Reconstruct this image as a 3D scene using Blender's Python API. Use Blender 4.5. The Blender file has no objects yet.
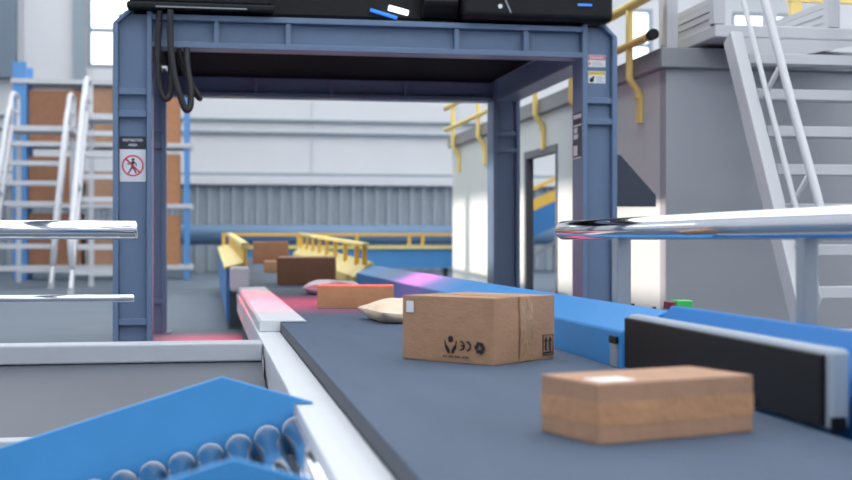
import bpy, bmesh, math, random
from mathutils import Vector, Matrix
random.seed(7)
PI = math.pi
S = bpy.context.scene
C = bpy.context.collection

# ------------------------------------------------------------------ helpers
def lin(h):
    h = h.lstrip('#'); v = [int(h[i:i+2], 16)/255 for i in (0, 2, 4)]
    return tuple((x/12.92 if x <= .04045 else ((x+.055)/1.055)**2.4) for x in v) + (1,)

MATS = {}
def mat(name, col, rough=.5, metal=0., var=.0, scale=8., bump=0., bscale=60., emit=None, estr=1., stretch=(1,1,1), rvar=0., coat=0., spec=.5):
    """procedural principled material: colour varied by noise, optional bump"""
    if name in MATS: return MATS[name]
    m = bpy.data.materials.new(name); m.use_nodes = True
    nt = m.node_tree; b = nt.nodes['Principled BSDF']
    c = lin(col)
    b.inputs['Base Color'].default_value = c
    b.inputs['Roughness'].default_value = rough
    b.inputs['Metallic'].default_value = metal
    b.inputs['Specular IOR Level'].default_value = spec
    if coat: b.inputs['Coat Weight'].default_value = coat
    tc = nt.nodes.new('ShaderNodeTexCoord')
    mp = nt.nodes.new('ShaderNodeMapping'); mp.inputs['Scale'].default_value = stretch
    nt.links.new(tc.outputs['Object'], mp.inputs['Vector'])
    if var or rvar:
        n = nt.nodes.new('ShaderNodeTexNoise'); n.inputs['Scale'].default_value = scale
        n.inputs['Detail'].default_value = 6; n.inputs['Roughness'].default_value = .6
        nt.links.new(mp.outputs[0], n.inputs['Vector'])
        if var:
            r = nt.nodes.new('ShaderNodeValToRGB')
            r.color_ramp.elements[0].position = .3; r.color_ramp.elements[1].position = .7
            r.color_ramp.elements[0].color = tuple(x*(1-var) for x in c[:3])+(1,)
            r.color_ramp.elements[1].color = tuple(min(1, x*(1+var)) for x in c[:3])+(1,)
            nt.links.new(n.outputs['Fac'], r.inputs[0]); nt.links.new(r.outputs[0], b.inputs['Base Color'])
        if rvar:
            mr = nt.nodes.new('ShaderNodeMapRange')
            mr.inputs['To Min'].default_value = max(0.02, rough-rvar); mr.inputs['To Max'].default_value = min(1, rough+rvar)
            nt.links.new(n.outputs['Fac'], mr.inputs['Value']); nt.links.new(mr.outputs[0], b.inputs['Roughness'])
    if bump:
        n2 = nt.nodes.new('ShaderNodeTexNoise'); n2.inputs['Scale'].default_value = bscale; n2.inputs['Detail'].default_value = 4
        nt.links.new(mp.outputs[0], n2.inputs['Vector'])
        bp = nt.nodes.new('ShaderNodeBump'); bp.inputs['Strength'].default_value = bump; bp.inputs['Distance'].default_value = .01
        nt.links.new(n2.outputs['Fac'], bp.inputs['Height']); nt.links.new(bp.outputs[0], b.inputs['Normal'])
    if emit:
        b.inputs['Emission Color'].default_value = lin(emit); b.inputs['Emission Strength'].default_value = estr
    MATS[name] = m
    return m

def root_of(o):
    while o.parent: o = o.parent
    return o

class MB:
    """collects shapes, then links them as ONE mesh object"""
    def __init__(s): s.bm = bmesh.new()
    def hexa(s, p):
        v = [s.bm.verts.new(q) for q in p]
        for f in ((0,3,2,1),(4,5,6,7),(0,1,5,4),(1,2,6,5),(2,3,7,6),(3,0,4,7)): s.bm.faces.new([v[i] for i in f])
        return s
    def box(s, x0, x1, y0, y1, z0, z1):
        return s.hexa([(x0,y0,z0),(x1,y0,z0),(x1,y1,z0),(x0,y1,z0),(x0,y0,z1),(x1,y0,z1),(x1,y1,z1),(x0,y1,z1)])
    def bar(s, a, b, w, h, up=(0,0,1)):
        """rectangular bar from a to b; w across, h along 'up'"""
        a = Vector(a); b = Vector(b); d = (b-a).normalized(); sd = d.cross(Vector(up))
        if sd.length < 1e-4: sd = Vector((1,0,0))
        sd.normalize(); u = sd.cross(d).normalized(); sd = sd*(w/2); u = u*(h/2)
        return s.hexa([a-sd-u, a+sd-u, b+sd-u, b-sd-u, a-sd+u, a+sd+u, b+sd+u, b-sd+u])
    def prism(s, pts, axis, a0, a1):
        """polygon pts (two coords) extruded along axis 'x','y','z' from a0 to a1"""
        def P(p, a):
            return {'x': (a,p[0],p[1]), 'y': (p[0],a,p[1]), 'z': (p[0],p[1],a)}[axis]
        A = [s.bm.verts.new(P(p, a0)) for p in pts]; B = [s.bm.verts.new(P(p, a1)) for p in pts]
        n = len(pts)
        s.bm.faces.new(A); s.bm.faces.new(B[::-1])
        for i in range(n): s.bm.faces.new([A[i], B[i], B[(i+1)%n], A[(i+1)%n]])
        return s
    def loft(s, rings, closed=True, caps=True, smooth=False):
        R = [[s.bm.verts.new(p) for p in r] for r in rings]; n = len(R[0])
        for i in range(len(R)-1):
            for j in range(n if closed else n-1):
                f = s.bm.faces.new([R[i][j], R[i+1][j], R[i+1][(j+1)%n], R[i][(j+1)%n]]); f.smooth = smooth
        if caps and closed: s.bm.faces.new(R[0][::-1]); s.bm.faces.new(R[-1])
        return s
    def tube(s, pts, r, seg=16, rad=None):
        pts = [Vector(p) for p in pts]; n = len(pts); rings = []; ref = None
        for i, p in enumerate(pts):
            t = (pts[min(i+1,n-1)]-pts[max(i-1,0)]).normalized()
            if ref is None:
                ref = Vector((0,0,1)) if abs(t.z) < .9 else Vector((1,0,0))
            u = (ref - t*ref.dot(t)).normalized(); w = t.cross(u); ref = u
            rr = rad[i] if rad else r
            rings.append([p+(u*math.cos(2*PI*k/seg)+w*math.sin(2*PI*k/seg))*rr for k in range(seg)])
        return s.loft(rings, smooth=True)
    def disc(s, c, n, r0, r1, thick, seg=32):
        """ring (r0>0) or disc with normal n"""
        c = Vector(c); n = Vector(n).normalized()
        u = Vector((0,0,1)) if abs(n.z) < .9 else Vector((1,0,0)); u = (u-n*u.dot(n)).normalized(); w = n.cross(u)
        P = lambda r,k,h: c+n*h+(u*math.cos(2*PI*k/seg)+w*math.sin(2*PI*k/seg))*r
        if r0 <= 0:
            s.loft([[P(r1,k,0) for k in range(seg)], [P(r1,k,thick) for k in range(seg)]])
        else:
            rr = [[P(r0,k,0) for k in range(seg)],[P(r1,k,0) for k in range(seg)],[P(r1,k,thick) for k in range(seg)],[P(r0,k,thick) for k in range(seg)]]
            rr.append(rr[0]); s.loft(rr, caps=False); bmesh.ops.remove_doubles(s.bm, verts=s.bm.verts[:], dist=1e-6)
        return s
    def build(s, name, m, parent=None, bevel=0, seg=2, world=True, loc=None, origin=None):
        bmesh.ops.recalc_face_normals(s.bm, faces=s.bm.faces[:])
        off = Vector((0,0,0))
        if parent is not None:
            if world: off = root_of(parent).location.copy()
        elif origin is not None: off = Vector(origin)
        if off.length: bmesh.ops.translate(s.bm, verts=s.bm.verts[:], vec=-off)
        me = bpy.data.meshes.new(name); s.bm.to_mesh(me); s.bm.free()
        o = bpy.data.objects.new(name, me); C.objects.link(o)
        me.materials.append(m)
        if parent is not None: o.parent = parent
        elif origin is not None: o.location = origin
        if bevel:
            b = o.modifiers.new('bevel', 'BEVEL'); b.width = bevel; b.segments = seg; b.limit_method = 'ANGLE'; b.angle_limit = math.radians(40)
        return o

def thing(name, label, cat, loc=(0,0,0), rz=0, group=None):
    o = bpy.data.objects.new(name, None); C.objects.link(o); o.empty_display_size = .1
    o.location = loc; o.rotation_euler = (0,0,rz); o['label'] = label; o['category'] = cat
    if group: o['group'] = group
    return o
def tag(o, label, cat, group=None):
    o['label'] = label; o['category'] = cat
    if group: o['group'] = group
    return o
def struct(o): o['kind'] = 'structure'; return o
def copy_tree(o, parent=None):
    c = o.copy(); C.objects.link(c); c.parent = parent
    for ch in [x for x in o.children]: copy_tree(ch, c)
    return c
def text_mesh(name, txt, size, m, parent, mtx, thick=.0004):
    cu = bpy.data.curves.new('txt', 'FONT'); cu.body = txt; cu.size = size; cu.align_x = 'CENTER'; cu.align_y = 'CENTER'; cu.extrude = thick; cu.offset = size*.012
    t = bpy.data.objects.new('txt', cu); C.objects.link(t)
    dg = bpy.context.evaluated_depsgraph_get(); me = bpy.data.meshes.new_from_object(t.evaluated_get(dg))
    bpy.data.objects.remove(t); bpy.data.curves.remove(cu)
    me.name = name; me.transform(mtx); me.materials.clear(); me.materials.append(m)
    o = bpy.data.objects.new(name, me); C.objects.link(o); o.parent = parent
    return o

# ------------------------------------------------------------------ materials
M = dict(
  floor   = mat('floor_concrete', '#586674', .6, spec=.35, var=.10, scale=.7, rvar=.15),
  wallup  = mat('wall_panel_paint', '#d3d5d9', .6, var=.03, scale=.4),
  ledge   = mat('wall_ledge_white', '#d2d3d8', .6),
  corr    = mat('corrugated_steel', '#949ea9', .5, var=.06, scale=2),
  winfr   = mat('window_frame_paint', '#8c98a2', .5),
  column  = mat('column_paint', '#6d7d8c', .5),
  gantry  = mat('gantry_blue_paint', '#5f7593', .42, var=.05, scale=3, bump=.04, bscale=200),
  gdark   = mat('gantry_dark_plate', '#12131c', .8, spec=.05),
  gusset  = mat('bracket_dark_paint', '#343b4b', .5),
  black   = mat('black_plastic', '#0f1014', .4, spec=.25, bump=.03, bscale=300),
  black2  = mat('black_satin_shell', '#0d0f15', .45, spec=.25),
  rubber  = mat('cable_rubber', '#1c1c22', .55),
  belt    = mat('belt_rubber', '#4a586c', .75, spec=.25, var=.07, scale=5, bump=.15, bscale=500, stretch=(1,.25,1)),
  beltedge= mat('belt_edge_rubber', '#3c434e', .6),
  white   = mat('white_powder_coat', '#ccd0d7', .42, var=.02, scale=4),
  deckp   = mat('deck_grey_paint', '#575c66', .5, var=.04, scale=2),
  rimp    = mat('trough_paint', '#b0b5be', .45, var=.03, scale=3),
  greyp   = mat('grey_panel_paint', '#878d98', .5, var=.04, scale=2),
  metal   = mat('roller_zinc', '#d8dce2', .13, 1., rvar=.08, scale=12, stretch=(4,.3,4)),
  chrome  = mat('polished_steel_tube', '#dde0e6', .09, 1., rvar=.03, scale=30),
  postm   = mat('rail_post_grey', '#98a0aa', .4, .3),
  blueg   = mat('blue_guard_paint', '#3687ca', .42, spec=.35, var=.04, scale=3),
  bluep   = mat('blue_plate_paint', '#438dca', .45, spec=.3, var=.05, scale=3),
  bluen   = mat('blue_flared_paint', '#1f6fb6', .5, spec=.2, var=.04, scale=3),
  bluef   = mat('far_conveyor_blue', '#3a79b8', .5),
  pipe    = mat('pipe_blue_grey', '#62809f', .45),
  yellow  = mat('yellow_safety_paint', '#f3d988', .45, var=.04, scale=3),
  yellowd = mat('deep_yellow_paint', '#e6b94c', .45, var=.05, scale=3),
  yellowp = mat('pale_yellow_paint', '#e6d488', .5, var=.04, scale=3),
  rackblue= mat('rack_upright_blue', '#5790cc', .5),
  rackbeam= mat('rack_beam_white', '#c4c6cb', .5),
  carton  = mat('cardboard', '#a88266', .75, var=.07, scale=14, bump=.25, bscale=40, stretch=(1,1,2.2)),
  carton2 = mat('cardboard_plain', '#aa846a', .75, var=.09, scale=9, bump=.3, bscale=30),
  carton3 = mat('cardboard_dark', '#93684f', .8, var=.08, scale=7, bump=.2, bscale=30),
  cartonr = mat('cardboard_orange', '#b27f5c', .75, var=.07, scale=9, bump=.2, bscale=30),
  tape    = mat('packing_tape', '#a98563', .35, var=.12, scale=25, bump=1.0, bscale=45, stretch=(1,1,.6)),
  kraft   = mat('kraft_paper', '#dec8b2', .8, var=.06, scale=10, bump=.5, bscale=18),
  poly    = mat('poly_bag', '#b3a8b8', .3, bump=.4, bscale=20),
  ink     = mat('black_ink', '#1d1b1d', .7),
  sticker = mat('white_sticker', '#dfe2e6', .6),
  signw   = mat('sign_white', '#d5d9e2', .5),
  signb   = mat('sign_black', '#232a38', .5),
  signred = mat('sign_red', '#c31f45', .5),
  red     = mat('label_red', '#c8303c', .5),
  yl      = mat('label_yellow', '#d9b832', .5),
  alu     = mat('aluminium_ladder', '#c9ccd2', .42, .15, var=.03, scale=5),
  stairw  = mat('stair_white_paint', '#c1c3c8', .45),
  cabin   = mat('cabin_wall_paint', '#ccd3d5', .6, var=.03, scale=1.2),
  cabshade= mat('cabin_front_shaded', '#a3a6ad', .6, var=.03, scale=1.2),  # cabin paint with the front's shade put into the colour
  lip     = mat('roof_edge_paint', '#8f9196', .6),
  doorfr  = mat('door_frame_grey', '#6b6f76', .5),
  green   = mat('green_button_plastic', '#43b35c', .4),
  redb    = mat('red_button_plastic', '#7a1526', .4),
  ledglareblue = mat('led_glare_blue', '#2060c0', .4, emit='#3f8dff', estr=.9),
  glarewhite= mat('glare_white', '#ffffff', .4, emit='#eaf6ff', estr=3.),
  ledred  = mat('scanner_red_lens', '#400808', .4, emit='#ff2038', estr=1.5),
)
g = bpy.data.materials.new('window_glass'); g.use_nodes = True
nt = g.node_tree; nt.nodes.clear()
o_ = nt.nodes.new('ShaderNodeOutputMaterial'); mx = nt.nodes.new('ShaderNodeMixShader'); tr = nt.nodes.new('ShaderNodeBsdfTransparent'); gl = nt.nodes.new('ShaderNodeBsdfGlossy')
gl.inputs['Roughness'].default_value = .03; mx.inputs[0].default_value = .06
nt.links.new(tr.outputs[0], mx.inputs[1]); nt.links.new(gl.outputs[0], mx.inputs[2]); nt.links.new(mx.outputs[0], o_.inputs[0])
M['glass'] = g

# ------------------------------------------------------------------ the hall
struct(MB().box(-8.3, 30, -14, 40.6, -.2, 0).build('floor', M['floor']))
WIN = [(-3.66, -2.0, 6.34, 9.6, 7.5), (13.75, 14.65, 6.4, 8.7, 7.5), (17.5, 19.6, 6.4, 8.7, 7.5)]
# back wall with window openings
bw = MB(); xs = [-8.0]
for x0,x1,z0,z1,_ in WIN: xs += [x0,x1]
xs.append(30)
for i in range(0, len(xs), 2): bw.box(xs[i], xs[i+1], 40, 40.25, 2.9, 10.5)
for x0,x1,z0,z1,_ in WIN: bw.box(x0,x1,40,40.25,2.9,z0); bw.box(x0,x1,40,40.25,z1,10.5)
struct(bw.build('wall_back', M['wallup']))
# corrugated lower band
pts = []; x = -8.0; k = 0
while x < 30:
    pts += [(x, 40.0), (x+.14, 40.0), (x+.19, 40.1), (x+.33, 40.1)]; x += .38
pts += [(x, 40.25), (-8.0, 40.25)]
struct(MB().prism(pts, 'z', 0, 2.9).build('wall_back_lower', M['corr']))
struct(MB().box(-8, 30, 39.8, 40, 2.72, 3.0).build('trim_1', M['ledge'], bevel=.02))
struct(MB().box(-8, 30, 39.86, 40, 3.0, 3.1).build('trim_2', M['winfr']))
struct(MB().tube([(-8,39.9,4.36),(30,39.9,4.36)], .055).build('trim_3', M['winfr']))
struct(MB().tube([(-8,39.9,4.76),(30,39.9,4.76)], .055).build('trim_4', M['winfr']))
for n_, xx in enumerate((-5.55, -1.0, 3.3, 8.0)):
    struct(MB().box(xx-.03, xx+.03, 39.93, 40, 3.1, 10.5).build('trim_%d' % (5+n_), M['ledge']))
struct(MB().box(-7.2, -5.75, 39.5, 40, 5.9, 10.5).build('trim_9', M['column']))
struct(MB().box(-4.1, -3.72, 39.8, 40, 5.6, 10.5).build('trim_10', M['winfr']))
for n_, (x0,x1,z0,z1,zm) in enumerate(WIN):
    f = MB()
    f.box(x0, x0+.09, 39.97, 40.2, z0, z1).box(x1-.09, x1, 39.97, 40.2, z0, z1)
    f.box(x0+.09, x1-.09, 39.97, 40.2, z0, z0+.1).box(x0+.09, x1-.09, 39.97, 40.2, z1-.1, z1).box(x0+.09, x1-.09, 40.0, 40.2, zm-.06, zm+.06)
    w = f.build('window_%d' % (n_+1), M['winfr']); struct(w)
    MB().box(x0+.09, x1-.09, 40.1, 40.11, z0+.1, zm-.06).box(x0+.09, x1-.09, 40.1, 40.11, zm+.06, z1-.1).build('pane', M['glass'], w)
# left wall with its high strip windows (the low sun comes through them)
lw = MB(); OPEN = [(12.95, 21.5), (21.75, 23.2)]
ZB, ZT = 3.42, 4.66
lw.box(-8.3, -8, -14, 40.6, 0, ZB).box(-8.3, -8, -14, 40.6, ZT, 12)
e = -14
for y0,y1 in OPEN: lw.box(-8.3, -8, e, y0, ZB, ZT); e = y1
lw.box(-8.3, -8, e, 40.6, ZB, ZT)
struct(lw.build('wall_left', M['wallup']))
for n_, (y0,y1) in enumerate(OPEN):
    f = MB().box(-8.02,-7.97,y0,y1,ZB-.08,ZB).box(-8.02,-7.97,y0,y1,ZT,ZT+.08)
    w = f.build('window_%d' % (n_+4), M['winfr']); struct(w)
    MB().box(-8.2,-8.19,y0,y1,ZB,ZT).build('pane', M['glass'], w)

fw = MB(); fw.box(-8.3,30,-14.3,-14,0,5.6).box(-8.3,30,-14.3,-14,8.2,10.5)
FW = [(-6,-2),(2,6),(9,13),(16,20),(23,27)]; e = -8.3
for x0,x1 in FW: fw.box(e,x0,-14.3,-14,5.6,8.2); e = x1
fw.box(e,30,-14.3,-14,5.6,8.2)
struct(fw.build('wall_front', M['wallup']))
for n_, (x0,x1) in enumerate(FW): struct(MB().box(x0,x1,-14.2,-14.19,5.6,8.2).build('window_%d' % (n_+12), M['glass']))
struct(MB().box(30,30.3,-14.3,40.6,0,10.5).build('wall_right', M['wallup']))
# ceiling with long skylights
SKY = [(-7,-2.4), (-1.2,3.8), (5.2,10.4), (12,17.5), (19.5,26)]
cl = MB(); e = -8.3
for x0,x1 in SKY: cl.box(e,x0,-14,40.6,10.5,10.7); e = x1
cl.box(e,30,-14,40.6,10.5,10.7)
for x0,x1 in SKY: cl.box(x0,x1,-14,-12.5,10.5,10.7).box(x0,x1,39,40.6,10.5,10.7)
struct(cl.build('ceiling', M['corr']))
for n_, (x0,x1) in enumerate(SKY):
    struct(MB().box(x0,x1,-12.5,39,10.6,10.61).build('window_%d' % (n_+7), M['glass']))

# ------------------------------------------------------------------ main conveyor
mc = thing('belt_conveyor', 'wide dark grey belt conveyor with white frame running under the gantry', 'conveyor', (1.05, 8, 0))
b_ = MB()
prof = []
for k in range(7):
    a = PI/2 + k*PI/6
    prof.append((2.0+.03*math.cos(a), .43+.03*math.sin(a)))
for k in range(7):
    a = -PI/2 + k*PI/6
    prof.append((13.86+.03*math.cos(a), .43+.03*math.sin(a)))
b_.prism(prof, 'x', .4525, 1.64)
b_.build('belt', M['belt'], mc)
MB().box(.4510, .4525, 2.02, 13.85, .402, .457).build('belt_edge', M['beltedge'], mc)
MB().box(.305, .45, 2.0, 13.85, .33, .40).build('side_rail', M['white'], mc, bevel=.006)
MB().box(.312, .34, 4.5, 13.85, .20, .325).build('side_panel', M['white'], mc, bevel=.004)
MB().box(.36, 1.70, 2.05, 13.8, .26, .325).build('bed_frame', M['greyp'], mc)
for yy in (2.6, 6.6, 10.2, 13.4):
    for xx in (.40, 1.60): MB().box(xx-.035, xx+.035, yy-.035, yy+.035, .0, .26).build('leg', M['greyp'], mc, bevel=.004)
# raised white guard beside the belt
MB().prism([(.318,.402),(.318,.460),(.332,.474),(.60,.474),(.613,.469),(.613,.4625),(.451,.4625),(.451,.402)], 'y', 7.93, 13.62).build('edge_guard', M['white'], mc, bevel=.004)
MB().box(.235, .445, 13.64, 13.9, .42, .69).build('end_cap', M['white'], mc, bevel=.04, seg=3)
# blue slanted guard on the right
sg = MB().prism([(1.65,.40),(1.65,.61),(1.845,.692),(1.875,.685),(1.875,.30),(1.85,.30),(1.85,.40)], 'y', 4.86, 14.05).build('side_guard', M['blueg'], mc, bevel=.012, seg=3)
MB().box(1.642, 1.65, 4.90, 4.985, .462, .555).build('joint_strip', M['postm'], sg)
MB().box(1.638, 1.65, 4.895, 4.99, .555, .585).build('joint_clip', M['black'], sg, bevel=.003)
for yy in (5.06, 5.33): MB().tube([(1.862,yy,.686),(1.862,yy,.697)], .009, 10).build('bolt', M['black'], sg)
ng = MB()
R = []
for yy, dx in ((4.85,0.0),(4.7,.005),(4.0,.01),(2.2,.01)):
    R.append([(x_+dx, yy, z_) for x_, z_ in ((1.735,.36),(1.735,.545),(1.765,.60),(1.855,.712),(1.88,.712),(1.88,.34))])
ng.loft(R)
ng.build('flared_guard', M['bluen'], mc, bevel=.008)
# black retaining panel in a pale frame
sp = MB().box(1.640, 1.655, 3.165, 4.80, .470, .670).build('retaining_panel', M['black2'], mc, bevel=.007, seg=3)
MB().box(1.6555,1.72,3.15,4.81,.4605,.684).build('panel_frame', mat('panel_frame_paint','#9ba7b4',.4), sp, bevel=.018, seg=4)
MB().box(1.66,1.70,3.138,3.15,.4605,.50).build('panel_foot', M['black'], sp)

# ------------------------------------------------------------------ roller chute
CX0, CZ0, SL = .302, .361, (.361-.166)/(.302+.375)
ca = math.atan(SL); r_ = .045
ch = thing('roller_chute', 'steel roller chute between blue side plates sloping down beside the belt', 'chute', (-.3, 3.6, 0))
def chz(x): return CZ0 - (CX0-x)*SL
for k in range(11):
    xt = .302 - k*.0975; xc = xt + r_*math.sin(ca)*.0 ; zc = chz(xt) - r_
    ro = MB().tube([(xc,2.80,zc),(xc,2.803,zc),(xc,4.395,zc),(xc,4.40,zc)], r_, 24, rad=[r_*.9,r_,r_,r_*.9]).build('roller', M['metal'], ch)
    MB().tube([(xc,4.378,zc),(xc,4.396,zc)], r_+.0012, 24).build('rim_highlight', M['white'], ro)  # white ring painted in for the highlight on the roller rim
    MB().tube([(xc,2.786,zc),(xc,4.414,zc)], .012, 10).build('axle', M['postm'], ro)
def plate(y0, y1):
    xl = -.86
    return MB().prism([(.365 if y0>4 else .285,.408 if y0>4 else .428),(.048,.503),(xl, .503-(.048-xl)*.306),(xl, chz(xl)-.16),(.285, chz(.285)-.13),(.285,.41)], 'y', y0, y1)
MB().prism([(.298,.4035),(.365,.4035),(.365,.408),(.048,.503),(-.86,.225),(-.86,chz(-.86)-.16),(.298,chz(.298)-.13)], 'y', 4.415, 4.445).build('side_plate', M['bluep'], ch, bevel=.003)
MB().prism([(.29,.43),(.055,.503),(-.86,.225),(-.86,chz(-.86)-.16),(.29,chz(.29)-.13)], 'y', 2.765, 2.785).build('side_plate', M['bluep'], ch, bevel=.003)
for xx in (-.7, .18):
    for yy in (2.83, 4.37): MB().box(xx-.025, xx+.025, yy-.02, yy+.02, 0, chz(xx)-.10).build('leg', M['greyp'], ch)
    MB().box(xx-.02, xx+.02, 2.85, 4.35, chz(xx)-.15, chz(xx)-.11).build('cross_bar', M['greyp'], ch)

# ------------------------------------------------------------------ white trough behind the chute
tr_ = thing('collecting_trough', 'white metal trough with sloping grey deck at lower left behind the chute', 'trough', (-.7, 6.6, 0))
MB().box(-1.65, .298, 7.0, 7.2, .308, .412).build('rim', M['rimp'], tr_, bevel=.012, seg=3)
MB().prism([(7.02,.306),(7.04,.306),(7.04,.28),(6.04,.03),(6.02,.05)], 'x', -1.65, .296).build('deck', M['deckp'], tr_)
MB().box(-1.65, .296, 5.90, 6.02, .0, .07).build('lip', M['rimp'], tr_, bevel=.008)
MB().box(-1.65, .296, 7.06, 7.18, .0, .306).build('back_panel', M['greyp'], tr_)

# ------------------------------------------------------------------ polished handrails
hl = thing('handrail', 'polished steel double handrail ending in front of the left gantry post', 'handrail', (-1.85, 6.9, 0))
rr = .051
MB().tube([(-2.6,6.9,1.034),(-.385,6.9,1.034),(-.375,6.9,1.034)], rr, 32, rad=[rr,rr,rr*.9]).build('top_tube', M['chrome'], hl)
MB().tube([(-2.6,6.9,.668),(-.397,6.9,.668),(-.39,6.9,.668)], .02, 24, rad=[.02,.02,.017]).build('lower_tube', M['chrome'], hl)
MB().box(-1.90,-1.82,6.865,6.935,0,.99).build('post', M['postm'], hl, bevel=.006)
MB().box(-1.95,-1.77,6.82,6.98,0,.012).build('base_plate', M['postm'], hl)
hr = thing('handrail', 'polished steel single handrail on grey posts along right of the belt', 'handrail', (1.955, 4.5, 0))
rr = .053; R0 = 1.955
MB().tube([(R0,1.9,1.034),(R0,6.735,1.034),(R0,6.755,1.034),(R0,6.76,1.034)], rr, 32, rad=[rr,rr,rr*.93,rr*.8]).build('top_tube', M['chrome'], hr)
for yy in (5.76, 3.87):
    pw = .036 if yy > 5 else .027
    p = MB().box(R0-pw,R0+pw,yy-pw*1.2,yy+pw*1.2,0.012,.99).build('post', M['postm'], hr, bevel=.008)
    MB().box(R0-.07,R0+.09,yy-.09,yy+.09,0,.012).build('base_plate', M['postm'], p)

# ------------------------------------------------------------------ gantry
GY0, GY1, GZ, GB = 10.0, 13.3, 2.75, 2.49
ga = thing('gantry', 'blue steel scanner gantry spanning the conveyor on four channel posts', 'gantry', (1.3, 11.6, 0))
def post(x0, x1, y0, side, back=False):
    """channel post open to the camera; side = -1 outer edge at left, +1 at right"""
    d = .3; fl = .042; zt = GZ+.02
    p = MB()
    ch_ = .10
    if side < 0: outl = (x0, x0+fl)
    else: outl = (x1-fl, x1)
    inn = (x1-fl, x1) if side < 0 else (x0, x0+fl)
    p.box(outl[0], outl[1], y0, y0+d, 0.015, zt-ch_)
    p.box(inn[0], inn[1], y0, y0+d, 0.015, zt)
    p.box(x0+fl, x1-fl, y0+.06, y0+.09, .015, zt-.02)
    # chamfered outer corner
    if side < 0: p.prism([(x0,zt-ch_),(x0+ch_,zt),(x0+ch_+.05,zt),(x0+fl,zt-ch_)], 'y', y0, y0+d)
    else: p.prism([(x1,zt-ch_),(x1-fl,zt-ch_),(x1-ch_-.05,zt),(x1-ch_,zt)], 'y', y0, y0+d)
    o = p.build('post', M['gantry'], ga, bevel=.006)
    for z in (2.14, 1.965, .34):
        MB().box(x0+fl+.0005, x1-fl-.0005, y0+.012, y0+.06, z-.025, z+.025).build('stiffener', M['gantry'], o, bevel=.004)
    MB().box(x0-.05, x1+.05, y0-.03, y0+d+.05, 0, .015).build('base_plate', M['gantry'], o)
    return o
LX = (-.73, -.43); RX = (3.06, 3.36)
pl = post(*LX, GY0, -1); pr = post(*RX, GY0, 1); post(*LX, GY1, -1); post(*RX, GY1, 1)
def beam(y0, stiff):
    b = MB(); x0, x1 = LX[1]+.001, RX[0]-.001
    b.box(x0,x1,y0,y0+.22,GZ-.045,GZ).box(x0,x1,y0,y0+.22,GB,GB+.045).box(x0,x1,y0+.075,y0+.105,GB+.045,GZ-.045)
    o = b.build('cross_beam', M['gantry'], ga, bevel=.005)
    for x in stiff: MB().box(x-.02,x+.02,y0+.012,y0+.075,GB+.046,GZ-.046).build('stiffener', M['gantry'], o, bevel=.003)
beam(GY0, (0.066, .63, 2.0, 2.58)); beam(GY1+.02, (.5, 1.3, 2.1))
for x0 in (LX[0]+.03, RX[0]+.03):
    MB().box(x0, x0+.24, GY0+.305, GY1-.005, GB+.0, GB+.04).box(x0,x0+.24,GY0+.305,GY1-.005,GZ-.04,GZ).box(x0+.02,x0+.05,GY0+.305,GY1-.005,GB+.04,GZ-.04).build('side_beam', M['gantry'], ga, bevel=.005)
MB().box(LX[1]+.03, RX[0]-.03, GY0+.225, GY1+.015, GZ-.06, GZ-.02).build('top_plate', M['gdark'], ga)
MB().prism([(3.363,1.70),(3.43,1.70),(3.745,1.36),(3.745,1.262),(3.363,1.262)], 'y', GY0+.13, GY0+.16).build('corner_bracket', M['gusset'], ga, bevel=.003)
lb = MB().box(-.36, 2.6, 10.33, 10.47, 2.635, 2.688).build('light_bar', M['black2'], ga)
MB().box(-.32, 2.55, 10.36, 10.44, 2.63, 2.635).build('red_lens', M['ledred'], lb)
# warning labels on right post
def sticker(x0,x1,z0,z1,topm,part=pr):
    y = GY0+.06
    s = MB().box(x0,x1,y-.0015,y,z0,z1).build('warning_label', M['sticker'], part)
    h = (z1-z0)
    MB().box(x0+.004,x1-.004,y-.0022,y-.0015,z1-h*.42 if topm is M['red'] else z1-h*.3,z1-.004).build('label_header', topm, s)
    return s, y
s1, y = sticker(3.125,3.275,2.425,2.525,M['red'])
MB().box(3.13,3.145,y-.0022,y-.0015,2.442,2.462).build('label_mark', M['red'], s1)
l = MB()
for q in range(3): l.box(3.155,3.265-q*.012,y-.0022,y-.0015,2.436+q*.0135,2.441+q*.0135)
l.build('label_print', M['postm'], s1)
l = MB()
for q in range(6): l.box(3.14+q*.021,3.152+q*.021,y-.0028,y-.0022,2.49,2.515)
l.build('header_print', M['sticker'], s1)
s2, y = sticker(3.125,3.275,2.29,2.39,M['yl'])
MB().disc((3.155,y-.0015,2.315),(0,-1,0),0,.019,.001,16).bar((3.160,y-.0019,2.325),(3.176,y-.0019,2.345),.001,.018,up=(0,0,1)).build('hand_symbol', M['ink'], s2)
l = MB()
for q in range(4): l.box(3.195,3.265-(q%2)*.02,y-.0022,y-.0015,2.300+q*.0135,2.305+q*.0135)
l.build('label_print', M['postm'], s2)
# tag strips on the inner face of the right post
st = MB().box(RX[0]-.0015,RX[0],10.03,10.27,1.66,2.05).build('notice_label', M['signb'], pr)
l = MB()
for z0,z1,ya,yb in ((2.0,2.035,10.04,10.26),(1.935,1.95,10.04,10.26),(1.88,1.925,10.15,10.25),(1.83,1.87,10.13,10.26),(1.69,1.775,10.15,10.26),(1.665,1.675,10.04,10.26)):
    l.box(RX[0]-.0022,RX[0]-.0015,ya,yb,z0,z1)
l.build('label_print', M['sticker'], st)

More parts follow.
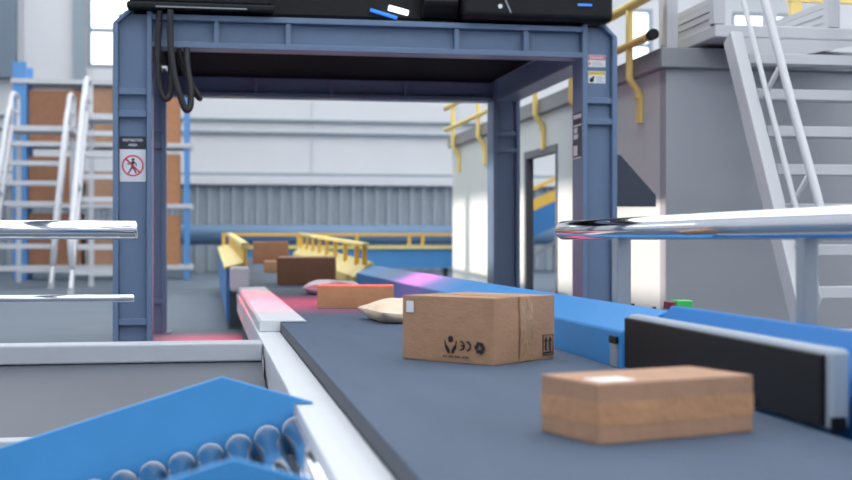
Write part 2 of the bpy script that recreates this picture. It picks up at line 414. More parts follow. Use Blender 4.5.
# restricted area sign
sy = GY0+.0592
si = thing('safety_sign', 'restricted area sign with crossed out walking figure on left gantry post', 'sign', (-.58, sy, 1.43))
MB().prism([(-.680,1.445),(-.674,1.437),(-.486,1.437),(-.480,1.445),(-.480,1.69),(-.680,1.69)], 'y', sy-.005, sy).build('sign_plate', M['signw'], si)
hd = MB().prism([(-.680,1.69),(-.480,1.69),(-.480,1.785),(-.488,1.792),(-.672,1.792),(-.680,1.785)], 'y', sy-.005, sy).build('header', M['signb'], si)
for txt, z, sz in (('RESTRICTED', 1.761, .028), ('AREA', 1.724, .028)):
    mtx = Matrix.Translation((-.58-si.location.x, -.0055, z-si.location.z)) @ Matrix.Rotation(PI/2, 4, 'X')
    text_mesh('lettering', txt, sz, M['signw'], hd, mtx)
cx, cz = -.58, 1.562
MB().disc((cx, sy-.005, cz), (0,-1,0), .072, .084, .0012, 40).bar((cx-.055,sy-.0056,cz+.055),(cx+.055,sy-.0056,cz-.055),.0012,.014,up=(1,0,1)).build('prohibition_ring', M['signred'], si)
fg = MB().disc((cx+.002, sy-.005, cz+.048),(0,-1,0),0,.0125,.0006,16)
for a,b,w in (((.002,.035),(-.004,-.010),.022),((.0,.030),(-.030,.012),.009),((-.030,.012),(-.046,.014),.008),((.008,.030),(.026,.014),.009),((.026,.014),(.024,-.006),.008),((-.004,-.008),(-.020,-.036),.013),((-.020,-.036),(-.034,-.060),.011),((-.002,-.008),(.014,-.034),.013),((.014,-.034),(.026,-.060),.011)):
    fg.bar((cx+a[0],sy-.0053,cz+a[1]),(cx+b[0],sy-.0053,cz+b[1]),.0006,w,up=(b[1]-a[1]+1e-4,0,-(b[0]-a[0])))
fg.build('walking_figure', M['signb'], si)

# hanging cables over the left end of the front beam
def bez(pts, n=8):
    """Catmull-Rom through points"""
    P = [Vector(p) for p in pts]; P = [P[0]*2-P[1]]+P+[P[-1]*2-P[-2]]; out = []
    for i in range(1, len(P)-2):
        for k in range(n):
            t = k/n; a,b,c,d = P[i-1:i+3]
            out.append(.5*((2*b)+(c-a)*t+(2*a-5*b+4*c-d)*t*t+(3*b-a-3*c+d)*t**3))
    out.append(P[-2]); return out
yc = 9.945
tag(MB().tube(bez([(-.37,yc+.02,2.768),(-.375,yc+.02,2.70),(-.385,yc+.02,2.45),(-.375,yc+.02,2.2),(-.335,yc+.02,2.085),(-.29,yc+.02,2.12),(-.283,yc+.03,2.3),(-.283,yc+.055,2.483)]), .026, 12).build('hanging_cable', M['rubber'], origin=(-.37,yc,2.2)), 'black cable hanging closest to the left gantry post', 'cable', 'cables draped over the gantry beam')
tag(MB().tube(bez([(-.285,yc-.05,2.760),(-.29,yc-.05,2.70),(-.285,yc-.045,2.48),(-.255,yc-.045,2.25),(-.20,yc-.045,2.06),(-.165,yc-.04,1.99),(-.135,yc-.03,2.03),(-.135,yc-.01,2.18),(-.16,yc+.02,2.35),(-.165,yc+.055,2.483)]), .026, 12).build('hanging_cable', M['rubber'], origin=(-.28,yc,2.2)), 'black cable whose loop droops lowest under the gantry beam', 'cable', 'cables draped over the gantry beam')
tag(MB().tube(bez([(-.225,yc+.10,2.485),(-.19,yc+.09,2.36),(-.13,yc+.09,2.22),(-.06,yc+.09,2.10),(-.085,yc+.11,2.11),(-.15,yc+.13,2.22),(-.21,yc+.14,2.38),(-.235,yc+.15,2.485)]), .017, 10).build('hanging_cable', M['rubber'], origin=(-.2,yc,2.2)), 'thin black cable loop farthest right under the gantry beam', 'cable', 'cables draped over the gantry beam')

# scanner housing on top of the gantry
sc = thing('scanner_housing', 'black scanner machine housing lying on top of the gantry', 'scanner', (1.3, 11.5, GZ+.022))
z0 = GZ+.022
MB().box(-.60, 3.26, 10.14, 13.2, z0, z0+.75).build('body', M['black'], sc, bevel=.03)
lm = MB().box(-.62, .52, 9.9, 10.13, z0, z0+.055).box(-.60,.50,9.93,10.13,z0+.056,z0+.6).build('end_module', M['black2'], sc, bevel=.015)
MB().box(-.4,.3,9.895,9.9,z0+.012,z0+.02).build('module_seam', M['postm'], lm)
rm_ = MB().box(2.02, 3.29, 9.88, 10.13, z0, z0+.62).build('end_module', M['black2'], sc, bevel=.05, seg=4)
MB().box(2.98,3.10,9.874,9.88,z0+.125,z0+.142).build('status_light', M['ledglareblue'], rm_)
MB().disc((2.33,9.88,z0+.10),(0,-1,0),0,.018,.004,16).build('indicator', M['sticker'], rm_)
MB().bar((2.37,9.878,z0+.16),(2.42,9.878,z0+.05),.004,.01).build('panel_line', M['postm'], rm_)
MB().loft([[(x_, 10.02+.02*math.cos(a), z0+.05+0*a) if False else (x_, 10.06-.10*max(0,math.sin(a)), z0+.02+.24*(k/8)) for k, a in enumerate([PI*j/8 for j in range(9)])]+[(x_,10.13,z0+.26),(x_,10.13,z0+.02)] for x_ in (1.72,1.80,1.95,2.0)], smooth=False).build('hood', M['black'], sc)
MB().tube([(1.45,10.10,z0+.10),(1.61,10.10,z0+.062)], .022, 12).build('lens_glare', M['glarewhite'], sc)  # white glare on the lens, drawn as a glowing tube
MB().tube([(1.30,10.11,z0+.08),(1.52,10.11,z0+.02)], .014, 12).build('lens_glare', M['ledglareblue'], sc)  # blue streak of the same glare, also made to glow

# ------------------------------------------------------------------ parcels on the belt
BZ = .4605
def carton(name, label, cat, cx, cy, rz, lx, ly, h, m, z=BZ, group='parcels riding on the conveyors', rx=0, bulge=.006):
    t = thing(name, label, cat, (cx, cy, z), rz, group)
    if rx: t.rotation_euler = (rx, 0, rz)
    b = MB().box(-lx/2,lx/2,-ly/2,ly/2,0,h-.003)
    # slightly bulging walls
    bm = b.bm; bmesh.ops.subdivide_edges(bm, edges=bm.edges[:], cuts=3, use_grid_fill=True)
    for v in bm.verts:
        u = abs(v.co.x)/(lx/2); w = abs(v.co.y)/(ly/2); q = v.co.z/h
        if q > .01 and q < .97:
            k = bulge*math.sin(PI*q)
            if u > .99 and w < .99: v.co.x += math.copysign(k*math.cos(w*PI/2), v.co.x)
            if w > .99 and u < .99: v.co.y += math.copysign(k*math.cos(u*PI/2), v.co.y)
    b.build('body', m, t, bevel=.004, world=False)
    for sgn in (-1, 1):
        y0, y1 = (-ly/2, -.001) if sgn < 0 else (.001, ly/2)
        MB().box(-lx/2,lx/2,y0,y1,h-.003,h).build('flap', m, t, bevel=.002, world=False)
    return t
def on_face(t, name, m, shapes, face, off=.0006):
    """flat print on a vertical face: shapes is a function drawing into (u,v)->3D"""
    return None

# printed marks are drawn in the plane (u right, v up) and mapped on a face by a matrix
def arc_poly(cu, cv, r0, r1, a0, a1, n=14):
    return [(cu+r1*math.cos(a0+(a1-a0)*k/n), cv+r1*math.sin(a0+(a1-a0)*k/n)) for k in range(n+1)] + [(cu+r0*math.cos(a1-(a1-a0)*k/n), cv+r0*math.sin(a1-(a1-a0)*k/n)) for k in range(n+1)]
def prints(t, name, m, polys, mtx, d=.0012):
    b = MB()
    for p in polys: b.prism(p, 'z', 0, d)
    bmesh.ops.transform(b.bm, matrix=mtx, verts=b.bm.verts[:])
    return b.build(name, m, t, world=False)
def rect(u0,u1,v0,v1): return [(u0,v0),(u1,v0),(u1,v1),(u0,v1)]

# middle carton: local +x = direction of its right face run, local axes: face A (toward left camera) is x=-lx/2, face B is y=-ly/2
RZ = math.radians(50 - 9.88)           # direction v of the right hand face
u_ = Vector((math.cos(RZ+PI/2), math.sin(RZ+PI/2), 0)); v_ = Vector((math.cos(RZ), math.sin(RZ), 0))
Lu, Lv, Hm = .50, .445, .278
corner = Vector((1.162, 5.042, 0)); cen = corner + u_*Lu/2 + v_*Lv/2
mb = carton('cardboard_box', 'brown cardboard box with printed handling symbols, in middle of the belt', 'box', cen.x, cen.y, RZ, Lv, Lu, Hm, M['carton'])
# face A: x=-Lv/2, seen from outside: u runs from far corner(+y) to near corner(-y)
FA = Matrix.Translation((-Lv/2-.0085, 0, 0)) @ Matrix(((0,0,-1,0),(-1,0,0,0),(0,1,0,0),(0,0,0,1))) @ Matrix.Translation((0,0,-.004))
FA = Matrix(((0,0,-1,-Lv/2-.0062),(-1,0,0,0),(0,1,0,0),(0,0,0,1)))
FB = Matrix(((1,0,0,0),(0,0,-1,-Lu/2-.0062),(0,1,0,0),(0,0,0,1)))
# hands holding a round parcel
us, vs = .026, .080
hands = [[(us+.014*math.cos(2*PI*k/18), vs+.020+.014*math.sin(2*PI*k/18)) for k in range(18)]]
for sg_ in (-1, 1):
    hands.append([(us+sg_*q[0], vs+q[1]) for q in ((.004,-.036),(.018,-.036),(.030,-.018),(.034,.012),(.029,.016),(.024,-.004),(.014,-.012),(.006,-.024))])
hands.append(rect(us-.016, us-.004, vs-.040, vs-.036)); hands.append(rect(us+.004, us+.016, vs-.040, vs-.036))
prints(mb, 'hands_symbol', M['ink'], hands, FA)
uc, vc = .079, .074
ce = [arc_poly(uc+.002, vc, .014, .021, -PI*.55, PI*.55), rect(uc+.002, uc+.018, vc-.0035, vc+.0035), arc_poly(uc+.036, vc, .014, .021, -PI*.55, PI*.55)]
prints(mb, 'conformity_mark', M['ink'], ce, FA)
ur, vr = .181, .074
rec = []
tri = [(ur+.031*math.cos(PI/2+k*2*PI/3), vr-.004+.031*math.sin(PI/2+k*2*PI/3)) for k in range(3)]
for k in range(3):                      # three chasing arrows around a triangle
    A_, B_ = Vector(tri[k]), Vector(tri[(k+1)%3]); d_ = (B_-A_).normalized(); n_ = Vector((d_.y, -d_.x))
    p0, p1 = A_.lerp(B_, .16), A_.lerp(B_, .58)
    rec.append([tuple(p0-n_*.007), tuple(p0+n_*.007), tuple(p1+n_*.007), tuple(p1-n_*.007)])
    rec.append([tuple(p1-n_*.014), tuple(p1+n_*.014), tuple(p1+d_*.016)])
prints(mb, 'recycling_symbol', M['ink'], rec, FA)
cap = []
u0 = -.016
random.seed(3)
for k in range(22):
    w = .0045
    if k not in (4, 9, 15): cap.append(rect(u0, u0+w, .022, .030))
    u0 += .0064
prints(mb, 'printed_caption', mat('faded_ink', '#5b443a', .7), cap, FA)
# plain white address sticker
prints(mb, 'white_sticker', M['sticker'], [rect(-.222,-.180,.205,.255)], FA)
# tape down the right hand face and over the top
tp = MB(); NT = 14
rings = []
for k in range(NT+1):
    q = k/NT; z = Hm+.0012 - q*(Hm-.004)
    y = -Lu/2-.0042-.0065*math.sin(PI*max(0,min(1,z/Hm)))
    rings.append([(-.050, y, z), (.048, y, z)])
for i in range(NT):
    a, b = rings[i], rings[i+1]
    v = [tp.bm.verts.new(p) for p in (a[0],a[1],b[1],b[0])]; tp.bm.faces.new(v)
tp.bm.faces.new([tp.bm.verts.new(p) for p in ((-.050,-Lu/2-.0042,Hm+.0012),(.048,-Lu/2-.0042,Hm+.0012),(.048,Lu/2,Hm+.0012),(-.050,Lu/2,Hm+.0012))])
tp.build('tape', M['tape'], mb, world=False)
# this way up arrows
ua = .122; ax = []
ax += [rect(ua,ua+.080,.018,.021), rect(ua,ua+.080,.105,.108), rect(ua,ua+.004,.021,.105), rect(ua+.076,ua+.080,.021,.105), rect(ua+.010,ua+.070,.027,.034)]
for q in (.024, .056):
    ax += [rect(ua+q-.005, ua+q+.005, .038, .080), [(ua+q-.014,.078),(ua+q+.014,.078),(ua+q,.100)]]
prints(mb, 'this_way_up_symbol', M['ink'], ax, FB)

# front carton
RF = math.atan2(3.188-3.043, 1.457-.976)
lx, ly, hf = .505, .272, .154
vv = Vector((math.cos(RF), math.sin(RF), 0)); uu = Vector((-math.sin(RF), math.cos(RF), 0))
cen = Vector((.972,3.043,0)) + vv*lx/2 + uu*ly/2
fb = carton('cardboard_box', 'low brown cardboard box with white label on top, nearest on the belt', 'box', cen.x, cen.y, RF, lx, ly, hf, M['carton2'], bulge=.0)
# band of tape around the middle
MB().box(-lx/2-.001,lx/2+.001,-ly/2-.001,ly/2+.001,.046,.104).build('tape_band', mat('tan_tape','#b98b66',.5,var=.08,scale=12,bump=.6,bscale=30), fb, world=False, bevel=.0005)
MB().box(-.215,-.105,-.095,-.01,hf,hf+.001).build('white_label', M['sticker'], fb, world=False)

# orange lit carton, far cartons
ob = carton('cardboard_box', 'long brown cardboard box lit red by the scanner under the gantry', 'box', 1.128, 9.62, -.15*0, .575, .30, .17, M['cartonr'])
t = ob; t.rotation_euler = (0,0,math.atan2(9.387-9.486, 1.411-.844))
INC = .0165
def iz(y): return .4605 + (y-13.95)*INC
ia = math.atan(INC)
carton('cardboard_box', 'large brown cardboard box first up the yellow railed conveyor', 'box', 1.14, 14.62, -.12, .66, .64, .31, M['carton3'], iz(14.62)+.002, rx=ia)
carton('cardboard_box', 'small brown cardboard box lying low on the yellow railed conveyor', 'box', .90, 17.75, -.1, .24, .3, .16, M['carton2'], iz(17.75)+.002, rx=ia)
carton('cardboard_box', 'brown cardboard box farthest up the yellow railed conveyor', 'box', 1.06, 21.6, -.05, .60, .6, .36, M['carton3'], iz(21.6)+.002, rx=ia)

def pillow(name, label, cat, loc, rz, hx, hy, hz, m, seed, tilt=0):
    random.seed(seed)
    t = thing(name, label, cat, loc, rz, 'parcels riding on the conveyors')
    N = 26; b = MB(); ph = [random.uniform(0,6.28) for _ in range(6)]
    def P(i,j,sg):
        u = -1+2*i/N; v = -1+2*j/N
        e = max(0,1-abs(u)**3.2)**.62*max(0,1-abs(v)**3.2)**.62
        wr = 1+.10*math.sin(5*u+ph[0]+3*v)+.07*math.sin(9*v+ph[1]-4*u)
        z = hz + sg*hz*e*wr
        if sg < 0: z = max(0.001, hz*(1-min(1, e*1.5)))
        z += .006*math.sin(7*u+ph[2])*(1-e)
        return (hx*u*(1-.04*(1-v*v)*abs(u)), hy*v*(1-.05*(1-u*u)*abs(v)), max(0.001,z) )
    top = [[b.bm.verts.new(P(i,j,1)) for j in range(N+1)] for i in range(N+1)]
    bot = [[b.bm.verts.new(P(i,j,-1)) for j in range(N+1)] for i in range(N+1)]
    for i in range(N):
        for j in range(N):
            f = b.bm.faces.new([top[i][j],top[i+1][j],top[i+1][j+1],top[i][j+1]]); f.smooth = True
            f = b.bm.faces.new([bot[i][j],bot[i][j+1],bot[i+1][j+1],bot[i+1][j]]); f.smooth = True
    for i in range(N):
        for e_ in (0, N):
            b.bm.faces.new([top[i][e_],bot[i][e_],bot[i+1][e_],top[i+1][e_]]); b.bm.faces.new([top[e_][i],top[e_][i+1],bot[e_][i+1],bot[e_][i]])
    b.build('pouch', m, t, world=False)
    MB().box(hx*.2,hx*.6,-hy*.25,hy*.25,hz*1.98,hz*2.0).build('flap', m, t, world=False) if False else None
    return t
pm = pillow('padded_mailer', 'cream kraft padded mailer on the belt behind the middle box', 'parcel', (1.30,7.95,BZ), .12, .30, .32, .07, M['kraft'], 4)
pb = pillow('plastic_mailer', 'crumpled pale plastic mailer bag lying behind the red lit box', 'parcel', (1.18,12.05,BZ), -.1, .28, .25, .065, M['poly'], 9)
for t in (pm, pb):   # one mesh each: tag the mesh itself
    ch0 = t.children[0]; MBl = t.location.copy(); ch0.parent = None; ch0.location = MBl; ch0.rotation_euler = t.rotation_euler
    nm = t.name; L_, K_, G_ = t['label'], t['category'], t['group']; bpy.data.objects.remove(t); ch0.name = nm; tag(ch0, L_, K_, G_)

# ------------------------------------------------------------------ far conveyor with yellow rails
fc = thing('railed_conveyor', 'far belt conveyor between yellow railings, rising away behind the gantry', 'conveyor', (1.05, 19, 0))
def slant(pts, y0, y1):
    return MB().loft([[(x,y0,z+iz(y0)) for x,z in pts],[(x,y1,z+iz(y1)) for x,z in pts]])
Y0, Y1 = 13.96, 24.3
slant([(.45,-.06),(.45,0),(1.60,0),(1.60,-.06)], Y0, Y1).build('belt', M['belt'], fc)
slant([(.20,-.38),(.20,.215),(.235,.215),(.235,-.38)], Y0, Y1).build('side_panel', M['bluef'], fc)
slant([(.18,.216),(.385,.275),(.385,.25),(.18,.19)], Y0, Y1).build('ledge', M['yellowp'], fc)
slant([(.386,-.05),(.386,.43),(.425,.43),(.425,-.05)], Y0, Y1).build('side_wall', M['yellowd'], fc)
slant([(.36,.431),(.36,.475),(.375,.49),(.44,.49),(.455,.475),(.455,.431)], Y0, Y1).build('top_rail', M['yellowp'], fc)
slant([(1.62,-.06),(1.62,.10),(1.83,.275),(1.85,.25),(1.85,-.3),(1.82,-.3),(1.82,-.06)], 14.08, Y1).build('side_guard', M['yellowp'], fc, bevel=.01)
slant([(1.72,.44),(1.72,.485),(1.80,.485),(1.80,.44)], Y0+.15, Y1).build('top_rail', M['yellowp'], fc, bevel=.008)
for k in range(8):
    yy = 14.95+k*1.28
    MB().box(1.735,1.785,yy-.05,yy+.05,iz(yy)+.2,iz(yy)+.44).build('rail_post', M['yellowd'], fc)
MB().box(1.735,1.785,14.15,14.25,.695,iz(14.2)+.44).build('rail_post', M['yellowd'], fc)
for yy in (14.6, 19, 23.5):
    for xx in (.5,1.5): MB().box(xx-.04,xx+.04,yy-.04,yy+.04,0,iz(yy)-.06).build('leg', M['greyp'], fc)

cc = thing('cross_conveyor', 'blue sided conveyor with yellow rails running across the back', 'conveyor', (2.8, 25.3, 0))
MB().box(.27, 5.3, 24.6, 24.66, .42, .80).build('side_panel', mat('cross_conveyor_blue','#4a8cc8',.5), cc)
MB().box(.27, 5.3, 24.55, 24.68, .805, .87).build('ledge', M['yellowp'], cc)
MB().box(.27, 5.3, 24.60, 24.66, 1.06, 1.115).build('top_rail', M['yellowd'], cc)
for xx in (.30, 1.75, 2.3, 2.9, 3.95, 4.22, 5.2): MB().box(xx-.03,xx+.03,24.61,24.65,.87,1.06).build('rail_post', M['yellowd'], cc)
MB().box(.27, 5.3, 24.68, 25.9, .60, .70).build('belt', M['belt'], cc)
for xx in (.5, 2.6, 4.9):
    for yy in (24.75, 25.8): MB().box(xx-.05,xx+.05,yy-.05,yy+.05,0,.60).build('leg', M['greyp'], cc)

ic = thing('inclined_conveyor', 'blue and yellow inclined conveyor seen through the cabin doorway', 'conveyor', (7, 24.3, 0))
SLP = .45
def iy(x): return .98+(x-6.16)*SLP
def incl(z0,z1,y0,y1,x0=5.4,x1=10.5): return MB().hexa([(x0,y0,iy(x0)+z0),(x1,y0,iy(x1)+z0),(x1,y1,iy(x1)+z0),(x0,y1,iy(x0)+z0),(x0,y0,iy(x0)+z1),(x1,y0,iy(x1)+z1),(x1,y1,iy(x1)+z1),(x0,y1,iy(x0)+z1)])
incl(0,.50,23.9,23.97).build('side_panel', M['bluef'], ic)
incl(.505,.72,23.93,23.99).build('guard', M['yellowd'], ic)
incl(.90,.98,23.9,23.98).build('top_rail', M['yellowd'], ic)
incl(.35,.42,24.0,24.5).build('belt', M['belt'], ic)
for k in range(8):
    xx = 5.5+k*.68; MB().box(xx-.03,xx+.03,23.92,23.97,iy(xx)+.725,iy(xx)+.9).build('rail_post', M['yellowd'], ic)
for xx in (5.7, 7.2, 9.5):
    for yy in (23.94, 24.46): MB().box(xx-.05,xx+.05,yy-.03,yy+.03,0,iy(xx)-.03).build('leg', M['greyp'], ic)
MB().bar((5.7,23.94,.3),(7.2,23.94,1.2),.04,.06).build('brace', M['greyp'], ic)

bp_ = thing('large_pipe', 'thick blue grey pipe running along the back wall on low stands', 'pipe', (0, 37, 0))
MB().tube([(-5.2,37,1.13),(12,37,1.13)], .29, 24).build('pipe', M['pipe'], bp_)
for xx in (-4, -.2, 3.5, 7, 10.5): MB().box(xx-.08,xx+.08,36.85,37.15,0,.85).build('stand', M['postm'], bp_)

# ------------------------------------------------------------------ pallet rack and its cartons
rk = thing('pallet_rack', 'tall pallet rack with blue uprights and pale beams behind the ladders', 'rack', (-2.5, 32.5, 0))
RXS = (-4.55, -2.2, -.53); RZS = (.36, 1.88, 3.4, 4.94)
for xx in RXS:
    for yy in (32.0, 33.1):
        MB().box(xx-(.16 if xx<-4 else .065),xx+(.16 if xx<-4 else .065),yy-.06,yy+.06,0,5.35).build('upright', M['rackblue'], rk)
    mbx = MB()
    for z in (.6,1.6,2.6,3.6,4.6): mbx.bar((xx,32.06,z),(xx,33.04,z+.45),.04,.04)
    mbx.build('bracing', M['rackblue'], rk)
for z in RZS:
    for yy in (31.92, 33.18): MB().box(-4.75,-.36,yy-.02,yy+.02,z-.11,z).build('beam', M['rackbeam'], rk)
    MB().box(-4.70,-.42,31.96,33.14,z-.03,z-.002).build('shelf', M['rackbeam'], rk)
nz = ('lowest', 'second lowest', 'third lowest')
lab = ('at its left end', 'in its middle bay', 'at its right end beyond the gantry post')
for zi, z in enumerate(RZS[:3]):
    for xi, (xx, w, h, mm) in enumerate(((-3.72,1.25,1.28-.12*zi*(zi<2),'carton3'),(-2.75+.0,.0,0,'carton2'),(-1.05,.72,1.25,'cartonr'))):
        if xi == 1:
            xx, w, h = -1.72-.0, .5, (.9,1.0,1.3)[zi]
        carton('carton', 'brown carton on the rack\'s %s shelf, %s' % (nz[zi], lab[xi]), 'box', xx, 32.5, 0, w, .95, h, M[mm], z+.001, 'cartons on the pallet rack')
    carton('carton', 'brown carton on the rack\'s %s shelf, second from its left' % nz[zi], 'box', -2.62, 32.5, 0, .68, .9, (1.0,.8,1.35)[zi], M['carton2'], z+.001, 'cartons on the pallet rack')

# ------------------------------------------------------------------ rolling stair ladders
def ladder(loc, label):
    t = thing('stair_ladder', label, 'ladder', loc, 0, 'stair ladders before the rack')
    W_, run, Ht = 1.2, 3.0, 3.5        # local: x 0..W, y 0..run climbs away
    def Yz(z): return run*z/Ht
    for x in (0.0, W_):
        MB().bar((x,0,.05),(x,run,Ht),.07,.20).build('stringer', M['alu'], t, bevel=.01, world=False)
        hx = x+(-.03 if x == 0 else .03)
        pts = [(x,Yz(.4)-.08,.45),(hx,Yz(.7)-.42,.9),(hx,Yz(1.0)-.45,1.25),(hx,Yz(2.0)-.45,2.3),(hx,Yz(3.3)-.45,3.6),(hx,run-.2,3.92),(hx,run+.05,4.17),(hx,run+.38,4.3),(hx,run+.95,4.3),(hx,run+1.05,4.2),(hx,run+1.05,3.5)]
        MB().tube(bez(pts,5), .055, 10).build('handrail', M['alu'], t, world=False)
        MB().tube([(hx,Yz(1.9)-.44,2.15),(x,Yz(1.9)-.04,1.9)], .04, 8).build('rail_strut', M['alu'], t, world=False)
        MB().tube([(hx,run+.1,4.27),(hx,run+.1,3.5)], .045, 8).build('rail_post', M['alu'], t, world=False)
        MB().tube([(hx,run+.05,3.9),(hx,run+1.05,3.9)], .035, 8).build('mid_rail', M['alu'], t, world=False)
        MB().box(x-.05,x+.05,run+.95,run+1.05,0.0,3.42).build('rear_leg', M['alu'], t, world=False)
        MB().box(x-.05,x+.05,-.06,.06,0.0,.09).build('foot', M['alu'], t, world=False)
    for k in range(7):
        z = .40+k*.452
        MB().box(.04,W_-.04,Yz(z)-.10,Yz(z)+.14,z-.05,z+.05).build('tread', M['alu'], t, world=False)
    MB().box(-.1,W_+.1,run-.02,run+1.06,3.43,3.55).build('landing', M['alu'], t, world=False)
    MB().bar((0.03,run+.95,.25),(W_-.03,run+.95,.25),.06,.06).build('cross_brace', M['alu'], t, world=False)
    return t
l1 = ladder((-4.32, 26.2, 0), 'pale metal stair ladder at far left edge, farther from the gantry post')
l2 = copy_tree(l1); l2.location = (-2.42, 23.2, 0); l2['label'] = 'pale metal stair ladder partly hidden behind the left gantry post'

# ------------------------------------------------------------------ cabin with railing
cb = thing('cabin', 'grey equipment cabin with open doorway right of the gantry', 'cabin', (6, 15, 0))
X0 = 4.0; DY0, DY1, DZ = 14.06, 15.58, 2.10
MB().box(X0,X0+.07,10.721,DY0,0,2.5).box(X0,X0+.07,DY1,20.4,0,2.5).box(X0,X0+.07,DY0,DY1,DZ,2.5).build('side_wall', M['cabin'], cb)
MB().box(X0,11,10.57,10.72,0,2.5).build('front_wall', M['cabshade'], cb)
MB().box(X0-.07,11.1,10.50,20.45,2.502,2.68).build('roof', M['lip'], cb, bevel=.012)
MB().box(X0-.015,X0+.085,DY1-.10,DY1-.002,0,DZ-.002).box(X0-.015,X0+.085,DY0+.002,DY0+.05,0,DZ-.002).box(X0-.015,X0+.085,DY0+.05,DY1-.10,DZ-.09,DZ-.002).build('door_frame', M['doorfr'], cb)

yr = thing('guard_rail', 'yellow tubular guard rail bracketed along the cabin roof edge', 'railing', (3.9, 15, 2.0))
MB().tube([(3.88,10.6,2.80),(3.88,20.4,2.80)], .038, 12).build('mid_rail', M['yellow'], yr)
MB().tube([(3.88,10.55,2.80),(3.88,10.63,2.80)], .05, 12).build('end_cap', M['black'], yr)
MB().tube([(3.88,10.3,3.16),(3.88,20.4,3.16)], .045, 12).build('top_rail', M['yellow'], yr)
for yy in (11.2, 13.1, 14.62, 16.2, 17.85, 19.75):
    p = MB().tube(bez([(3.88,yy,3.16),(3.88,yy,2.6),(3.885,yy,2.48),(3.955,yy,2.38),(3.965,yy,2.3)],4), .035, 10).build('post', M['yellow'], yr)
    MB().box(3.955,3.998,yy-.055,yy+.055,2.07,2.34).build('bracket', M['yellow'], p, bevel=.006)

# stair and platform at the right
DYZ = .545
def sy_(z): return 10.05-(2.74-z)*DYZ
ss = thing('steep_stair', 'white steep metal stair with handrails in front of the cabin', 'stairs', (4.95, 9.3, 0))
XA, XB = 4.39, 5.6
for x in (XA, XB):
    MB().bar((x,sy_(0.02),.02),(x,sy_(2.70),2.70),.11,.17).build('stringer', M['stairw'], ss, bevel=.008)
    sgn = 1
    hx = x+.16 if x == XA else x-.16
    q = .42
    MB().tube(bez([(x+(.06 if x == XA else -.06),sy_(.92)-.06,.92),(hx-(.03 if x == XA else -.03),sy_(1.0)-q*.75,.98),(hx,sy_(1.15)-q,1.15),(hx,sy_(2.0)-q,2.0),(hx,sy_(3.3)-q,3.3),(hx,sy_(3.5)-q,3.5)],6), .034, 12).build('handrail', M['stairw'], ss)
    hx2 = x+.075 if x == XA else x-.075
    q = .21
    MB().tube([(hx2,sy_(.40),.40),(hx2,sy_(.55)-q,.55),(hx2,sy_(.7)-q,.7),(hx2,sy_(3.2)-q,3.2)], .022, 10).build('mid_rail', M['stairw'], ss)
    for z in (1.15, 2.05):
        MB().tube([(x+(.06 if x==XA else -.06),sy_(z),z),(hx,sy_(z+.35)-.42,z+.35)], .02, 8).build('rail_strut', M['stairw'], ss)
    MB().box(x-.06,x+.06,sy_(0.3)-.02,sy_(0.3)+.05,.10,.52).build('splice_plate', M['stairw'], ss)
    MB().box(x-.08,x+.08,sy_(0)-.10,sy_(0)+.12,0,.015).build('foot_plate', M['stairw'], ss)
for k in range(8):
    z = .265+k*.319
    MB().box(XA+.06,XB-.06,sy_(z)-.10,sy_(z)+.10,z-.042,z+.042).build('tread', M['stairw'], ss, bevel=.005)

pf = thing('stair_platform', 'white platform with ribbed edge boards at the top of the stair', 'platform', (4.9, 10.6, 2.7))
MB().box(4.28,5.65,10.14,11.5,2.722,2.83).build('deck', M['stairw'], pf, bevel=.01)
for x in (4.32, 5.38):
    bd = MB()
    for k in range(3): bd.box(x-.03-.008*(k%2),x+.03+.008*(k%2),9.8+.35,11.4,2.90+k*.062,2.955+k*.062)
    bd.box(x-.02,x+.02,9.8+.35,11.4,2.832,3.08)
    bd.build('edge_board', M['stairw'], pf)
    for yy in (10.19, 11.42): MB().box(x-.055,x+.055,yy-.05,yy+.05,2.832,4.0).build('post', M['stairw'], pf, bevel=.006)
    MB().tube([(x,10.19,3.96),(x,11.42,3.96)], .03, 10).build('rail', M['stairw'], pf)
MB().prism([(4.47,2.56),(4.95,2.56),(5.62,2.69),(5.62,2.721),(4.47,2.721)], 'y', 10.145, 10.17).build('fascia', M['stairw'], pf)
cp = MB().box(4.03,4.13,10.62,10.72,2.682,4.3).build('white_post', M['stairw'], origin=(4.08,10.67,2.682)); tag(cp, 'white square post standing on the cabin roof corner', 'post')
yf = thing('safety_railing', 'yellow guard frame on the cabin roof at top right corner', 'railing', (6.5, 11.9, 2.682))
MB().box(5.80,8.2,11.85,11.93,3.40,3.62).build('rail', M['yellow'], yf)
MB().box(5.82,5.94,11.86,11.92,2.682,3.40).build('post', M['yellow'], yf); MB().box(7.6,7.7,11.86,11.92,2.682,3.40).build('post', M['yellow'], yf)

# small control stand behind the right guard
ct = thing('button_stand', 'low stand with red and green button blocks behind the blue guard', 'control', (2.42, 6.2, 0))
MB().box(2.40,2.45,6.17,6.23,0.01,.59).box(2.33,2.52,6.1,6.3,0,.01).build('stand', M['postm'], ct)
MB().box(2.345,2.49,6.14,6.26,.59,.62).build('plate', M['greyp'], ct)
MB().box(2.347,2.378,6.15,6.24,.621,.66).build('red_block', M['redb'], ct, bevel=.004)
MB().box(2.385,2.475,6.15,6.24,.621,.668).build('green_block', M['green'], ct, bevel=.006)

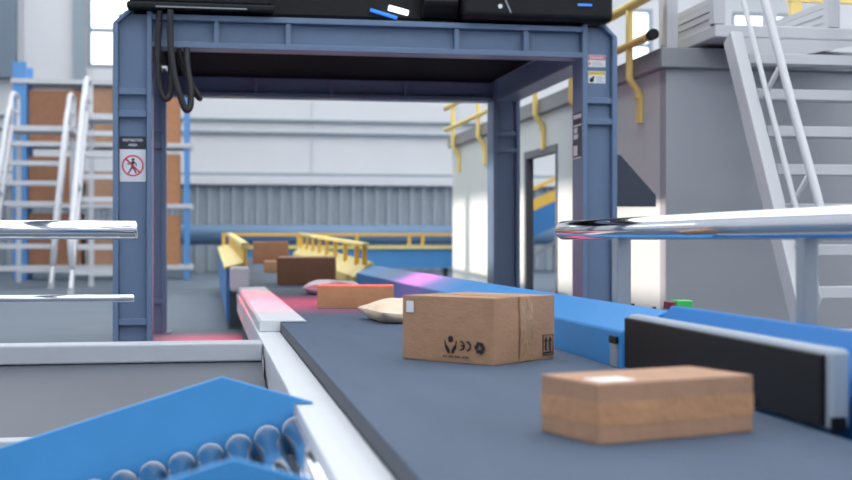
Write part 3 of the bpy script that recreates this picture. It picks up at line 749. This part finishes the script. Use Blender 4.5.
# ------------------------------------------------------------------ light
w = bpy.data.worlds.new('daylight'); S.world = w; w.use_nodes = True
nt = w.node_tree; bg = nt.nodes['Background']
tc = nt.nodes.new('ShaderNodeTexCoord'); sx = nt.nodes.new('ShaderNodeSeparateXYZ'); rp = nt.nodes.new('ShaderNodeValToRGB')
nt.links.new(tc.outputs['Generated'], sx.inputs[0]); nt.links.new(sx.outputs['Z'], rp.inputs[0]); nt.links.new(rp.outputs[0], bg.inputs[0])
rp.color_ramp.elements[0].position = 0; rp.color_ramp.elements[0].color = (.84,.91,1,1)
rp.color_ramp.elements[1].position = .5; rp.color_ramp.elements[1].color = (.95,.975,1,1)
bg.inputs[1].default_value = 3.4

sl = bpy.data.lights.new('sun', 'SUN'); sl.energy = 6; sl.angle = math.radians(1.3); sl.color = (1,.86,.76)
so = bpy.data.objects.new('sun', sl); C.objects.link(so)
d = Vector((1, -.2, -.25)).normalized(); so.rotation_euler = d.to_track_quat('-Z','Y').to_euler(); so.location = (-20, 14, 10)
al = bpy.data.lights.new('scanner_and_fill_light', 'AREA'); al.shape = 'RECTANGLE'; al.size = 2.3; al.size_y = .06; al.energy = 95; al.color = (1,.02,.06); al.spread = math.radians(72)
al.spread = math.radians(80)
ao = bpy.data.objects.new('scanner_and_fill_light', al); C.objects.link(ao); ao.location = (1.1, 10.40, 2.625); ao.rotation_euler = (0,0,0)

def red_fill_lamp(x, y, sx_, sy_, e, sp, z=2.625, tilt=0):
    l = bpy.data.lights.new('scanner_and_fill_light', 'AREA'); l.shape = 'RECTANGLE'; l.size = sx_; l.size_y = sy_; l.energy = e; l.color = (1,.02,.06); l.spread = math.radians(sp)
    o = bpy.data.objects.new('scanner_and_fill_light', l); C.objects.link(o); o.location = (x, y, z); o.rotation_euler = (math.radians(tilt),0,0)
red_fill_lamp(1.85, 10.45, .3, .06, 85, 50)  # added lamp, strengthens the red on the blue guard
red_fill_lamp(-.05, 10.44, .5, .05, 30, 26, tilt=37)  # added tilted lamp, reddens the floor left of the belt

# ------------------------------------------------------------------ camera
cam = bpy.data.cameras.new('camera'); co = bpy.data.objects.new('camera', cam); C.objects.link(co); S.camera = co
cam.sensor_width = 36; cam.lens = 36*1252/852; cam.clip_end = 200; cam.clip_start = .05
co.location = (0, 0, .98); co.rotation_euler = (PI/2, 0, -math.atan(218/1252))
cam.dof.use_dof = True; cam.dof.focus_distance = 6.9; cam.dof.aperture_fstop = 1.9; cam.dof.aperture_blades = 0

S.view_settings.view_transform = 'Standard'; S.view_settings.look = 'None'; S.view_settings.gamma = 1; S.view_settings.use_curve_mapping = False
S.view_settings.exposure = -0.12
